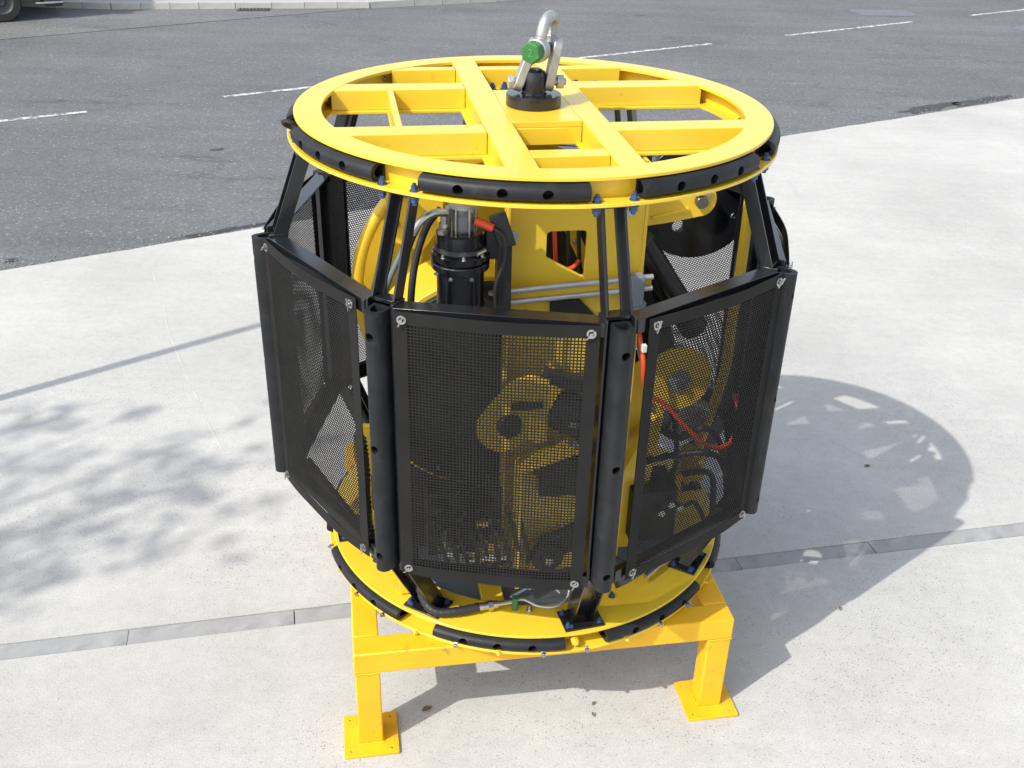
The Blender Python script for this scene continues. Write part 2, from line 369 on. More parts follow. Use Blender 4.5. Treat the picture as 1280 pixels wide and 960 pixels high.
gr = thing('drain_grate', 'small rusty drain grate in the gutter beside the far kerb', 'drain', (-5.2, 16.72, -.012), R(10))
MB().box((0, 0, 0), (.62, .30, .006)).build('frame', ASD, gr, M=W[gr.name])
for k in range(9): MB().box((-.26+.065*k, 0, .009), (.025, .26, .012)).build('grate_bar', mat('cast_iron', (.10, .075, .06), .7) if k == 0 else bpy.data.materials['cast_iron'], gr, M=W[gr.name])

# ------------------------------------------------------------------ parked van at the far kerb
VG = mat('van_paint', (.035, .055, .05), .3, var=.1, vscale=1, coat=.5)
VGL = mat('van_glass', (.02, .025, .03), .05, var=.1)
TYR = mat('tyre_rubber', (.018, .018, .018), .75, var=.3)
RIMD = mat('dark_rim', (.045, .047, .05), .5)
PLM = mat('trim_plastic', (.03, .032, .035), .6)
va = R(31); vc, vsn = cos(va), sin(va)
vloc = V((-9.15-4.0*vc-.85*vsn, 14.86-4.0*vsn+.85*vc, -.02))
van = thing('parked_van', 'dark green van parked at the far kerb, only its front wheel and bumper showing', 'van', vloc, va)
VM = W[van.name]
prof = [(-.75, .42), (-.78, 1.0), (-.72, 2.6), (-.55, 2.75), (3.9, 2.75), (4.2, 2.68), (4.72, 1.45), (4.88, 1.2), (4.94, .9), (4.95, .45), (4.45, .42), (4.38, .62), (4.2, .74), (4.0, .78), (3.8, .74), (3.62, .62), (3.55, .42), (.75, .36), (.70, .6), (.5, .74), (.3, .78), (.1, .74), (-.08, .6), (-.14, .42)]
vb = MB().prism(prof, Mx.Translation((0, .92, 0)) @ Mx.Rotation(pi/2, 4, 'X'), 1.84)
vb.build('body', VG, van, bevel=.05, M=VM)
for x in (.3, 4.0):
    for y in (-.84, .84):
        wm = VM @ Mx.Translation((x, y, .335))
        MB().lathe([(.20, -.09), (.31, -.10), (.335, -.07), (.335, .07), (.31, .10), (.20, .09)], (0, 0, 0), (0, 1, 0), 40, True).build('tyre', TYR, (wh := inst('wheel', MB().lathe([(.0, .06), (.06, .07), (.08, .03), (.15, .04), (.20, .085), (.205, -.085), (0, -.085)], (0, 0, 0), (0, -1 if y < 0 else 1, 0), 30).mesh('wheel', RIMD), van, wm)), M=wm)
MB().box((4.86, 0, .40), (.30, 1.86, .36)).build('bumper', PLM, van, .03, M=VM)
for c, d in (((5.02, 0, .29), (.03, 1.5, .035)), ((4.78, -.94, .29), (.45, .022, .03))): MB().box(c, d).build('bumper_trim', ALU, van, .004, M=VM)
MB().box((5.02, 0, .55), (.012, .52, .115)).build('number_plate', WHT, van, .003, M=VM)
for y in (-.72, .72): MB().box((4.88, y, .85), (.12, .30, .2)).build('headlight', ACR, van, .03, M=VM)
for y in (-1, 1):
    MB().prism([(3.2, 1.45), (4.5, 1.45), (4.1, 2.3), (3.2, 2.3)], Mx.Translation((0, y*.925+.004, 0)) @ Mx.Rotation(pi/2, 4, 'X'), .008).build('side_window', VGL, van, M=VM)
    MB().box((4.5, y*1.02, 1.6), (.1, .16, .22)).build('wing_mirror', PLM, van, .02, M=VM)
    MB().box((2.7, y*.925, 1.05), (.18, .02, .04)).build('door_handle', PLM, van, .004, M=VM)
for y in (-.922, .922): MB().box((2.0, y, .42), (2.4, .03, .1)).build('sill', PLM, van, .01, M=VM)
MB().bar((4.245, 0, 2.60), (4.70, 0, 1.52), .012, 1.6, (.92, 0, .39)).build('windscreen', VGL, van, M=VM)

# ------------------------------------------------------------------ lamp post and tree (left of the frame: their shadows are in it)
lp = thing('lamp_post', 'slim grey lamp post standing left of the yellow cage, its shadow crossing the concrete', 'lamp post', (-5.0, .54, 0))
lb = lp.location
MB().cyl((lb.x, lb.y, 0), (lb.x, lb.y, 1.0), .06).cyl((lb.x, lb.y, 1.0), (lb.x, lb.y, 6.3), .045, rb=.036).build('post', GAL, lp)
MB().box((lb.x+.06, lb.y+.04, 6.33), (.42, .16, .09), Mx.Rotation(R(38), 3, 'Z')).build('lamp_head', GAL, lp, .02)
tr = thing('leafy_tree', 'loose leafy tree left of the yellow cage casting dappled shade on the concrete', 'tree', (-10.0, -5.4, 0))
BARK = mat('bark', (.10, .08, .06), .9, bump=.6, bscale=30); LEAF = mat('leaf', (.06, .11, .03), .6, var=.35, vscale=3)
trunk = MB(); base = V((-10.0, -5.4, 0)); fork = V((-9.6, -5.1, 4.2))
trunk.tube(spline([base, base+V((.05, .06, 1.1)), fork, fork+V((.15, .1, 1.4)), fork+V((.1, .3, 3.2))]), lambda t: .2*(1-t)+.03, 12)
spots = [(-3.15, 1.55, .30), (-2.85, 1.35, .24), (-2.72, 1.02, .3), (-2.85, .62, .36), (-3.05, .30, .33), (-2.55, .33, .3), (-2.9, .02, .34), (-2.6, .05, .22), (-2.15, .95, .28),
         (-1.95, .75, .25), (-1.9, 1.15, .24), (-1.62, 1.75, .13), (-2.1, 1.3, .2), (-1.45, 1.35, .2), (-2.22, .3, .2), (-1.62, .42, .2), (-1.2, 1.45, .14), (-2.5, 1.7, .17), (-3.3, .95, .38), (-3.3, -.1, .4),
         (-2.3, .62, .22), (-1.95, .38, .19), (-1.55, .75, .14), (-3.5, .55, .4)]
lf = MB()
def leafclump(c, r, n):
    for i in range(n):
        d = V((random.gauss(0, 1), random.gauss(0, 1), random.gauss(0, .7))); p = c+d*(r*.5)
        x = V((random.gauss(0, 1), random.gauss(0, 1), random.gauss(0, .5))).normalized(); y = x.orthogonal().normalized(); y = (Mx.Rotation(random.uniform(0, 6.3), 3, x) @ y)
        l = random.uniform(.06, .11); k = l*.45
        lf.add([p-x*l, p+y*k, p+x*l, p-y*k], [[0, 1, 2, 3]])
for i, (gx, gy, r) in enumerate(spots):
    h = random.uniform(7.0, 9.6); c = V((gx-.769*h, gy-.639*h, h))
    leafclump(c, r*1.2, int(16*(r/.25)**1.6))
    st = fork+V((.1, .15, .9))*random.random()*1.2
    mid = st.lerp(c, .5)+V((0, 0, .35))
    trunk.tube(spline([st, mid, c]), lambda t: .030*(1-t)+.006, 6)
for i in range(60):
    gx, gy = random.uniform(-7.2, -4.2), random.uniform(-4.5, 1.2); h = random.uniform(6, 10); c = V((gx-.769*h, gy-.639*h, h))
    if (c-V((-10.2, -5.2, 8))).length > 4.0: continue
    leafclump(c, .45, 130); st = fork+V((.1, .15, 1.0)); trunk.tube(spline([st, st.lerp(c, .5)+V((0, 0, .3)), c]), lambda t: .05*(1-t)+.008, 6)
trunk.build('trunk', BARK, tr); lf.build('crown', LEAF, tr, smooth=0)

# ------------------------------------------------------------------ litter on the concrete
DL = mat('dry_leaf', (.16, .11, .06), .8, var=.4, vscale=40); DG = mat('dry_leaf_grey', (.17, .15, .125), .8, var=.3, vscale=40)
for x, y, s_, mt, lb_, rz in ((-.385, -.714, .024, DL, 'small dark dry leaf on the concrete in the shadow of the left stand leg', .4),
                              (.349, -.655, .012, DG, 'tiny brown dry leaf at the shadow edge, the farther of two between the stand feet', 1.0),
                              (.345, -.72, .013, DG, 'tiny curled dry leaf on sunlit concrete, the nearer of two between the stand feet', 2.0),
                              (1.62, .02, .016, DG, 'small pale dry leaf on the sunlit concrete right of the cage shadow', 1.4),
                              (2.13, 1.33, .02, DL, 'small brown dry leaf lying inside the round cage shadow', .2)):
    b = MB(); P = [(-1, 0), (-.45, .5), (.2, .55), (1, .05), (.3, -.5), (-.5, -.42)]
    b.add([(s_*a*cos(rz)-s_*c*sin(rz), s_*a*sin(rz)+s_*c*cos(rz), .006+.006*abs(c)+.003*a) for a, c in P]+[(0, 0, .003)]+[(s_*a*cos(rz)-s_*c*sin(rz), s_*a*sin(rz)+s_*c*cos(rz), .0045+.006*abs(c)+.003*a) for a, c in P]+[(0, 0, .0015)],
          [[i, (i+1) % 6, 6] for i in range(6)]+[[7+(i+1) % 6, 7+i, 13] for i in range(6)]+[[i, 7+i, 7+(i+1) % 6, (i+1) % 6] for i in range(6)])
    tag(b.build('dry_leaf', mt, M=Mx.Translation((x, y, 0))), lb_, 'leaf', 'dry leaves on the concrete')
b = MB(); b.lathe([(0, .0), (.022, .001), (.026, .006), (.02, .012), (0, .014)], (0, 0, 0), n=9)
tag(b.build('white_pebble', WHT, M=Mx.Translation((.372, -.31, .0)) @ Mx.Diagonal((1.3, .8, 1, 1))), 'small white pebble lying in the shade under the stand', 'pebble')

# ================================================================== SUPPORT STAND
ST = thing('support_stand', 'welded yellow square steel stand with bolt-down foot plates under the cage', 'stand', (0, 0, 0), 0)
SC = V((-.008, -.012, 0))                                  # centre of the frame
hs, tb, zt_ = .740, .105, .512
def GS(u, v, z): return G(u, v, z)+SC
def tubebar(a, b, up_=(0, 0, 1)): return MB().bar(a, b, tb, tb, up_)
zc = zt_-tb/2
for s_ in (-1, 1):
    tubebar(GS(-hs-tb/2, s_*hs, zc), GS(hs+tb/2, s_*hs, zc)).build('frame_rail', YST, ST, .006)
    tubebar(GS(s_*hs, -hs+tb/2+.0005, zc+.001), GS(s_*hs, hs-tb/2-.0005, zc+.001)).build('frame_rail', YST, ST, .006)
for su in (-1, 1):
    for sv in (-1, 1):
        u, v = su*hs, sv*hs
        MB().bar(GS(u, v, .012), GS(u, v, zt_-tb-.0005), tb-.004, tb-.004, GU).build('leg', YST, ST, .006)
        for zz, k in ((.0155, .0525), (zt_-tb-.002, .0510)):
            lp_ = [GS(u+a*k, v+b_*k, zz) for a, b_ in ((-1, -1), (0, -1.02), (1, -1), (1.02, 0), (1, 1), (0, 1.02), (-1, 1), (-1.02, 0), (-1, -1))]
            wp = []
            for p, q in zip(lp_[:-1], lp_[1:]): wp += [p.lerp(q, t/5)+V((random.uniform(-.001, .001), random.uniform(-.001, .001), random.uniform(-.0012, .0012))) for t in range(5)]
            MB().tube(wp+[wp[0]], .0038, 6).build('weld_bead', YST, ST)
        if True:
            fm = frame(GU, GV, V((0, 0, 1)), GS(u, v, .0075))
            holes = [circ(a*.085, b_*.085, .0065, 10) for a in (-1, 1) for b_ in (-1, 1)]
            plate('foot_plate', [rrect(-.112, -.112, .112, .112, .004, 2)]+holes, .013, YST, ST, fm)
# packing pads the cage flange sits on
for s_ in (-1, 1):
    for t_ in (-1, 1): MB().box(GS(s_*.44, t_*.735, .5145), (.10, .08, .0045), RG).build('packing_pad', YST, ST)

# ================================================================== TETHER CAGE
CG = thing('tether_cage', 'yellow and black octagonal subsea tether cage with mesh side panels', 'subsea cage', (0, 0, .515))
ZT, HR = 2.471, .090
FACE = [-96+45*k for k in range(8)]; POST = [-73.5+45*k for k in range(8)]
hexb = MB().cyl((0, 0, 0), (0, 0, .0025), .013, 16).cyl((0, 0, .0025), (0, 0, .014), .0095, 6).cyl((0, 0, .014), (0, 0, .021), .0055, 8)
BLUEBOLT = hexb.mesh('bolt', BLU, 30); STEELBOLT = hexb.mesh('bolt', STL, 30)
YBOLT = hexb.mesh('bolt', YEL, 30)
def boltat(p, n, me=STEELBOLT, parent=None, s_=1.0):
    n = V(n).normalized(); q = V((0, 0, 1)).rotation_difference(n).to_matrix().to_4x4()
    return inst('bolt', me, parent or CG, Mx.Translation(p) @ q @ Mx.Scale(s_, 4))
# --- top ring: flanged channel
b = MB().lathe([(.800, 0), (.9005, 0), (.902, -.0015), (.902, -.0105), (.900, -.012), (.860, -.012), (.860, -HR+.012), (.928, -HR+.012), (.930, -HR+.0105), (.930, -HR+.0015), (.928, -HR), (.800, -HR), (.800, -HR+.012), (.848, -HR+.012), (.848, -.012), (.800, -.012)], (0, 0, ZT), n=160, closed=True)
TR = b.build('top_ring', YEL, CG)
def gbeam(u0, v0, u1, v1, dz, name='grid_beam', wd=None, lip=.022, h=HR):
    """boxed beam between two corners (local), with a wider bottom flange"""
    bm = MB(); cx, cy, dx, dy = (u0+u1)/2, (v0+v1)/2, abs(u1-u0), abs(v1-v0)
    bm.box(G(cx, cy, ZT-dz-(h-.012)/2), (dx, dy, h-.012), RG)
    lx, ly = (lip if dx < dy else 0), (lip if dy < dx else 0)
    bm.box(G(cx, cy, ZT-h+.006-dz), (dx+2*lx, dy+2*ly, .0115), RG)
    return bm.build(name, YEL, CG, .002)
ve = lambda u: sqrt(.853**2-u**2)
for u0, u1 in ((-.228, -.122), (.140, .234)): gbeam(u0, -ve(max(abs(u0), abs(u1))), u1, ve(max(abs(u0), abs(u1))), .0008)
for s_, (ua, ub) in ((-1, (-.228, 0)), (1, (0, .234))):
    for v0, v1 in ((-.37, -.262), (.272, .382)):
        uo = sqrt(.853**2-max(v0*v0, v1*v1))
        gbeam(-uo if s_ < 0 else .236, v0, -.230 if s_ < 0 else uo, v1, .0012)
for (x0, x1) in ((-sqrt(.853**2-.69**2), -.230), (-.120, .138), (.236, sqrt(.853**2-.69**2))): gbeam(x0, .622, x1, .684, .0016, lip=.012)
gbeam(-.120, -.668, .138, -.588, .0016, lip=.015)
gbeam(-.541, -.2600, -.517, .2700, .0020, lip=.004)
# centre plate with the lifting swivel
MB().box(G(.009, .003, ZT-.012), (.2595, .486, .022), RG).build('centre_plate', YEL, CG, .002)
for v in (-.2405, .2465): MB().box(G(.009, v, ZT-.055), (.256, .012, .062), RG).build('stiffener', YEL, CG, .002)
for a in range(0, 360, 15):
    if a % 45 != 15: boltat(pol(.8478, a+4, ZT-.045), -pol(1, a+4), STEELBOLT, s_=.95)
for k in range(10): boltat(pol(.826, 31*k+8, ZT-HR+.012), (0, 0, 1), BLUEBOLT if k % 3 else STEELBOLT)
for u, v in ((-.075, .59), (-.02, .60), (.30, .62), (.38, .60)): boltat(G(u, v-.02, ZT-HR+.012), (0, 0, 1), BLUEBOLT, s_=1.5)

# --- hollow rubber fenders
def fender(fr, length, hw, dep, holes, ns, hr=.0165, name='fender', parent=CG):
    """fr(s) -> origin, outward axis, side axis; s in metres. Outer skin has real round openings."""
    den = []
    for i in range(161):
        c_, s_ = cos(pi*i/160), sin(pi*i/160); den.append((-hw*math.copysign(abs(c_)**.70, c_), dep*abs(s_)**.62))
    cum = [0]
    for p, q in zip(den[:-1], den[1:]): cum.append(cum[-1]+sqrt((p[0]-q[0])**2+(p[1]-q[1])**2))
    LEN = cum[-1]
    def P(s, t):
        o, e, sdv = fr(s); x = t*LEN; i = max(j for j in range(160) if cum[j] <= x+1e-9); f = (x-cum[i])/(cum[i+1]-cum[i])
        return o+sdv*(den[i][0]+(den[i+1][0]-den[i][0])*f)+e*(den[i][1]+(den[i+1][1]-den[i][1])*f)
    tc = .5; th_ = round(hr*1.3/LEN, 5); tt = [(tc-th_)*q/6 for q in range(6)]
    trow = sorted(set(round(x, 5) for x in tt+[tc-th_+2*th_*i/4 for i in range(5)]+[1-x for x in tt]))
    i0 = trow.index(round(tc-th_, 5)); i1 = trow.index(round(tc+th_, 5))
    hwid = hr*1.35; ss = set([0.0, length])
    for h in holes:
        for i in range(5): ss.add(round(h-hwid+2*hwid*i/4, 5))
    for i in range(ns+1):
        x = length*i/ns
        if all(abs(x-h) > hwid+.004 for h in holes): ss.add(round(x, 5))
    ss = sorted(ss); mb = MB()
    inh = lambda x: any(abs(x-h) < hwid-1e-6 for h in holes)
    for a, b_ in zip(ss[:-1], ss[1:]):
        mid = (a+b_)/2
        for j in range(len(trow)-1):
            if inh(mid) and i0 <= j < i1: continue
            mb.add([P(a, trow[j]), P(b_, trow[j]), P(b_, trow[j+1]), P(a, trow[j+1])], [[0, 1, 2, 3]])
    dtl = LEN
    for h in holes:
        sq = [(-1, -1), (-.5, -1), (0, -1), (.5, -1), (1, -1), (1, -.5), (1, 0), (1, .5), (1, 1), (.5, 1), (0, 1), (-.5, 1), (-1, 1), (-1, .5), (-1, 0), (-1, -.5)]
        outer = [P(h+x*hwid, tc+y*th_) for x, y in sq]
        cs = [(hr*cos(atan2(y*th_*dtl, x*hwid)), hr*sin(atan2(y*th_*dtl, x*hwid))/dtl) for x, y in sq]
        rim = [P(h+x, tc+y) for x, y in cs]; o, e, sdv = fr(h)
        deep = [p-e*(dep*.75) for p in rim]
        mb.add(outer+rim+deep, [[i, (i+1) % 16, 16+(i+1) % 16, 16+i] for i in range(16)]+[[16+i, 16+(i+1) % 16, 32+(i+1) % 16, 32+i] for i in range(16)]+[list(range(32, 48))])
    bore = [(.70*hw*x, dep*(.16+.60*y)) for x, y in ((-1, 0), (-.92, .45), (-.45, .92), (0, 1.0), (.45, .92), (.92, .45), (1, 0))]
    def B(s, q): o, e, sdv = fr(s); return o+sdv*q[0]+e*q[1]
    for s_ in (0.0, length):                              # hollow ends
        ou = [P(s_, t) for t in trow]; n = len(ou); inn = []
        for j in range(n):
            f = j/(n-1)*(len(bore)-1); k = min(int(f), len(bore)-2); q = (bore[k][0]+(bore[k+1][0]-bore[k][0])*(f-k), bore[k][1]+(bore[k+1][1]-bore[k][1])*(f-k)); inn.append(B(s_, q))
        dp = []; s2 = s_+(.06 if s_ == 0 else -.06)
        for j in range(n):
            f = j/(n-1)*(len(bore)-1); k = min(int(f), len(bore)-2); q = (bore[k][0]+(bore[k+1][0]-bore[k][0])*(f-k), bore[k][1]+(bore[k+1][1]-bore[k][1])*(f-k)); dp.append(B(s2, q))
        mb.add(ou+inn+dp, [[j, j+1, n+j+1, n+j] for j in range(n-1)]+[[0, n, 2*n-1, n-1]]+[[n+j, n+j+1, 2*n+j+1, 2*n+j] for j in range(n-1)]+[[n, 2*n, 3*n-1, 2*n-1]]+[list(range(2*n, 3*n))])
    for a, b_ in zip(ss[:-1], ss[1:]): mb.add([P(a, 0), P(a, 1), P(b_, 1), P(b_, 0)], [[0, 1, 2, 3]])
    return mb.build(name, RUB, parent, weld=True, smooth=40)
def ringfender(phi, r0, zmid, hw, dep, cx=0, cy=0, half=17.0):
    ph0 = phi-half; L_ = r0*R(2*half)
    def fr(s):
        a = R(ph0)+s/r0; e = V((cos(a), sin(a), 0)); return V((cx, cy, zmid))+e*r0, e, V((0, 0, 1))
    fender(fr, L_, hw, dep, [L_/2-r0*R(8.7), L_/2, L_/2+r0*R(8.7)], 20)
for ph in FACE: ringfender(ph, .863, ZT-.0455, .0315, .068)

# --- bottom ring and deck
BC = V((.02, 0, 0)); ZB = .602
b = MB().lathe([(.705, ZB), (.8885, ZB), (.890, ZB-.0015), (.890, ZB-.0105), (.888, ZB-.012), (.835, ZB-.012), (.835, ZB-.072), (.903, ZB-.072), (.905, ZB-.0735), (.905, ZB-.0825), (.903, ZB-.084), (.79, ZB-.084), (.79, ZB-.072), (.823, ZB-.072), (.823, ZB-.012), (.705, ZB-.012)], BC, n=160, closed=True)
b.build('bottom_ring', YEL, CG)
for ph in FACE: ringfender(ph-.3, .838, ZB-.041, .0285, .080, .02, 0)
for k in range(32):
    a = -96+11.25*k; boltat(BC+pol(.9, a, ZB-.0785), pol(1, a), STEELBOLT if k % 3 else YBOLT, s_=1.0)
for a in (-118.5, -73.5, -28.5, -163.5): boltat(BC+pol(.86, a-3.5, ZB), (0, 0, 1), BLUEBOLT, s_=.9)
MB().cyl(BC+pol(.84, -76.5, ZB-.04), BC+pol(.90, -76.5, ZB-.04), .017, 6).cyl(BC+pol(.90, -76.5, ZB-.04), BC+pol(.906, -76.5, ZB-.04), .011, 12).build('lug_bolt', YEL, CG, .001)
MB().lathe([(0, ZB-.058), (.70, ZB-.058), (.70, ZB-.050), (0, ZB-.050)], BC, n=64).build('deck_liner', LINR, CG)
# deck cross members
for s_ in (-1, 1): MB().box(G(.02+s_*.24, 0, ZB-.026), (.09, 1.40, .040), RG).build('deck_beam', YEL, CG, .003)

# --- eight posts: two flat bars, a fender, struts up and down
ZP0, ZP1 = .952, 2.036
for k, ph in enumerate(POST):
    er, et = pol(1, ph), pol(1, ph+90)
    pb = MB()
    for s_ in (-1, 1):
        pb.bar(er*.998+et*s_*.050+V((0, 0, ZP0)), er*.998+et*s_*.050+V((0, 0, ZP1+.008)), .070, .010, er)
    pb.bar(er*.975+V((0, 0, ZP0+.003)), er*.975+V((0, 0, ZP1+.004)), .012, .0855, er)
    post = pb.build('post', BLK, CG, .0015)
    def fr(s, er=er, et=et): return er*1.010+V((0, 0, ZP1-.012-s)), er, et
    L_ = ZP1-ZP0-.03
    fender(fr, L_, .0345, .085, [.085, .52, .985], 10, hr=.0155, parent=post)
    # upper struts
    for s_ in (-1, 1):
        sb = MB()
        lo = er*.99+et*s_*.043+V((0, 0, ZP1)); hi = er*.865+et*s_*.038+V((0, 0, ZT-HR-.004))
        sb.bar(lo, hi, .050, .008, er).bar(lo-er*.019-et*s_*.010, hi-er*.019-et*s_*.010, .010, .024, er)
        sb.build('upper_strut', BLK, CG, .001)
    MB().box(er*.872+V((0, 0, ZT-HR-.004)), (.09, .135, .007), Mx((er, et, V((0, 0, 1)))).transposed()).build('strut_plate', BLK, CG, .001)
    for s_ in (-1, 1):
        boltat(er*.905+et*s_*.062+V((0, 0, ZT-HR+.012)), (0, 0, 1), BLUEBOLT, s_=1.25)
        boltat(er*.905+et*s_*.062+V((0, 0, ZT-HR-.004)), (0, 0, -1), BLUEBOLT, s_=1.45)
    MB().bar(er*.985-et*.046+V((0, 0, ZP1+.002)), er*.985+et*.046+V((0, 0, ZP1+.002)), .05, .012, er).build('post_cap', BLK, post, .001)
    # lower struts
    for s_ in (-1, 1):
        lo = BC+er*.80+et*s_*.040+V((0, 0, ZB+.008)); hi = er*.975+et*s_*.046+V((0, 0, ZP0+.01))
        MB().bar(lo, hi, .07, .008, er).build('lower_strut', BLK, CG, .001)
    MB().bar(BC+er*.815+V((0, 0, ZB+.03)), er*.965+V((0, 0, ZP0-.02)), .006, .07, er).build('strut_web', BLK, CG, .001)
    MB().box(BC+er*.815+V((0, 0, ZB+.0045)), (.12, .165, .008), Mx((er, et, V((0, 0, 1)))).transposed()).build('strut_foot', BLK, CG, .001)
    for s_ in (-1, 1):
        for q in (.775, .852): boltat(BC+er*q+et*s_*.066+V((0, 0, ZB+.0085)), (0, 0, 1), BLUEBOLT, s_=.95)

# --- panel rails and mesh panels
PA, PW, PZ0, PZ1 = .990, .336, .957, 2.032
def panelmesh(square):
    mb = MB(); bow = lambda x, z: .024*(1-(x/PW)**2)*(.35+.65*abs((z-1.49)/.54))+.0035*sin(x*11+z*4)*(1-(x/PW)**2)
    bw = .045; x0, x1, z0, z1 = -PW+bw, PW-bw, PZ0+bw, PZ1-bw; T = .0015
    nx = 24
    def strip_(xa, xb, za, zb, n, t=T):
        vs = []
        for i in range(n+1):
            x = xa+(xb-xa)*i/n
            for z in (za, zb):
                for y in (-t, t): vs.append((x, bow(x, z)+y, z))
        fs = []
        for i in range(n):
            a, c = 4*i, 4*i+4; fs += [[a, c, c+1, a+1], [a+1, c+1, c+3, a+3], [a+3, c+3, c+2, a+2], [a+2, c+2, c, a]]
        fs += [[0, 1, 3, 2], [4*n, 4*n+2, 4*n+3, 4*n+1]]
        mb.add(vs, fs)
    strip_(-PW, PW, z1, PZ1, nx); strip_(-PW, PW, PZ0, z0, nx)
    nz = 16
    for i in range(nz):
        za, zb = z0+(z1-z0)*i/nz, z0+(z1-z0)*(i+1)/nz
        strip_(-PW, x0, za, zb, 2); strip_(x1, PW, za, zb, 2)
    p = .0116; wv = .0046 if square else .0036
    nr = int((z1-z0)/p) if square else int((z1-z0)/(p*.88)); pr = (z1-z0)/nr
    for j in range(1, nr): strip_(x0, x1, z0+pr*j-wv/2, z0+pr*j+wv/2, 12, .0009)
    ncol = int((x1-x0)/p); pc = (x1-x0)/ncol
    if square:
        for i in range(1, ncol):
            x = x0+pc*i
            for a in range(8):
                za, zb = z0+(z1-z0)*a/8, z0+(z1-z0)*(a+1)/8; ya, yb = bow(x, za), bow(x, zb)
                h = wv/2; t = .0007
                vs = [(x+sx*h, y+sy*t, z) for y, z in ((ya, za), (yb, zb)) for sx, sy in ((-1, -1), (1, -1), (1, 1), (-1, 1))]
                mb.add(vs, [[0, 1, 5, 4], [1, 2, 6, 5], [2, 3, 7, 6], [3, 0, 4, 7]])
    else:
        for j in range(nr):
            za, zb = z0+pr*j+wv/2-.0004, z0+pr*(j+1)-wv/2+.0004
            for i in range(ncol+1):
                x = x0+pc*(i+(.5 if j % 2 else 0))
                if x > x1 or x <= x0: continue
                y = bow(x, (za+zb)/2); h = wv/2; t = .0007
                vs = [(x+sx*h, y+sy*t, z) for z in (za, zb) for sx, sy in ((-1, -1), (1, -1), (1, 1), (-1, 1))]
                mb.add(vs, [[0, 1, 5, 4], [1, 2, 6, 5], [2, 3, 7, 6], [3, 0, 4, 7]])
    return mb.mesh('mesh_panel', MSH, 0)
PSQ, PHX = panelmesh(True), panelmesh(False)
# lock pin: washer ring, stud and wing
pm = MB().lathe([(.009, 0), (.016, 0), (.016, .004), (.009, .004)], (0, 0, 0), n=18, closed=True).cyl((0, 0, -.01), (0, 0, .016), .0055, 10)
pm.bar((-.004, -.022, .013), (.004, .020, .013), .005, .004, (0, 0, 1))
PIN = pm.mesh('lock_pin', STL)
for k, ph in enumerate(FACE):
    er, et = pol(1, ph), pol(1, ph+90); sh = {0: -.005, 7: -.028, 1: .034}.get(k, 0)
    M = frame(et, er, V((0, 0, 1)), er*PA+et*sh); M = frame(-et, er, V((0, 0, 1)), er*PA+et*sh)   # x = -tangent keeps it right-handed
    RW = .348
    for zr, sg in ((PZ1+.004, -1), (PZ0+.004, 1)):          # angle irons above and below the panel
        c = er*(PA-.010)+V((0, 0, zr)); e_ = [(-.062, 0), (0, 0), (0, sg*.05), (-.008, sg*.05), (-.008, sg*.008), (-.062, sg*.008)]
        vs = [c+et*q*(RW-.004)+er*x+V((0, 0, z)) for q in (-1, 1) for x, z in e_]
        MB().add(vs, [[0, 1, 2, 3, 4, 5], [6, 7, 8, 9, 10, 11]]+[[i, (i+1) % 6, 6+(i+1) % 6, 6+i] for i in range(6)]).build('panel_rail', BLK, CG, .001)
    pn = inst('mesh_panel', PSQ if k == 0 else PHX, CG, M)
    for x in (-PW+.028, PW-.028):
        for z in (PZ0+.028, PZ1-.028):
            Mp = M @ Mx.Translation((x, .004, z)) @ Mx.Rotation(-pi/2, 4, 'X') @ Mx.Rotation(random.uniform(-.9, .9)+pi, 4, 'Z')
            inst('lock_pin', PIN, pn, Mp)

# --- machinery
def gplate(name, loops, th, mat_, v, parent=CG, bev=.002):       # loops in (u, z), plate standing across v
    return plate(name, loops, th, mat_, parent, frame(GU, V((0, 0, 1)), -GV, G(0, v, 0)), bev)
# drum behind: yellow back flange with tube rim, barrel, black front disc
dc = (-.10, 1.70)
gplate('drum_flange', [circ(dc[0], dc[1], .57, 72), circ(dc[0], dc[1], .10, 24)], .012, YEL, .14)
MB().lathe([(.60+.026*cos(2*pi*i/12), .026*sin(2*pi*i/12)) for i in range(12)], G(dc[0], .07, dc[1]), GV, 96, True).build('drum_rim', YEL, CG)
dz = 1.42; du = -.20
MB().lathe([(.40, 0), (.475, 0), (.478, .004), (.478, .30), (.40, .30)], G(du, -.30, dz), GV, 80, True).build('drum_barrel', YEL, CG)
MB().lathe([(.0, -.012), (.455, -.012), (.459, -.006), (.459, .012), (0, .012)], G(du, -.312, dz), GV, 72).build('drum_cover', BLM, CG)
for a in range(0, 360, 30): boltat(G(du+.42*cos(R(a)), -.326, dz+.42*sin(R(a))), -GV, STEELBOLT, s_=.9)
# side column at left, bolted plates
MB().box(G(-.575, -.56, 1.24), (.05, .03, 1.26), RG).build('side_column', YEL, CG, .003)
gplate('bracket_plate', [[(-.60, 2.38), (-.33, 2.38), (-.36, 2.0), (-.44, 1.90), (-.56, 1.95)]], .012, YEL, -.02)
for u, z in ((-.55, 2.30), (-.50, 2.14), (-.45, 2.30), (-.42, 2.05), (-.54, 2.02)): boltat(G(u, -.027, z), -GV, STEELBOLT, s_=1.3)
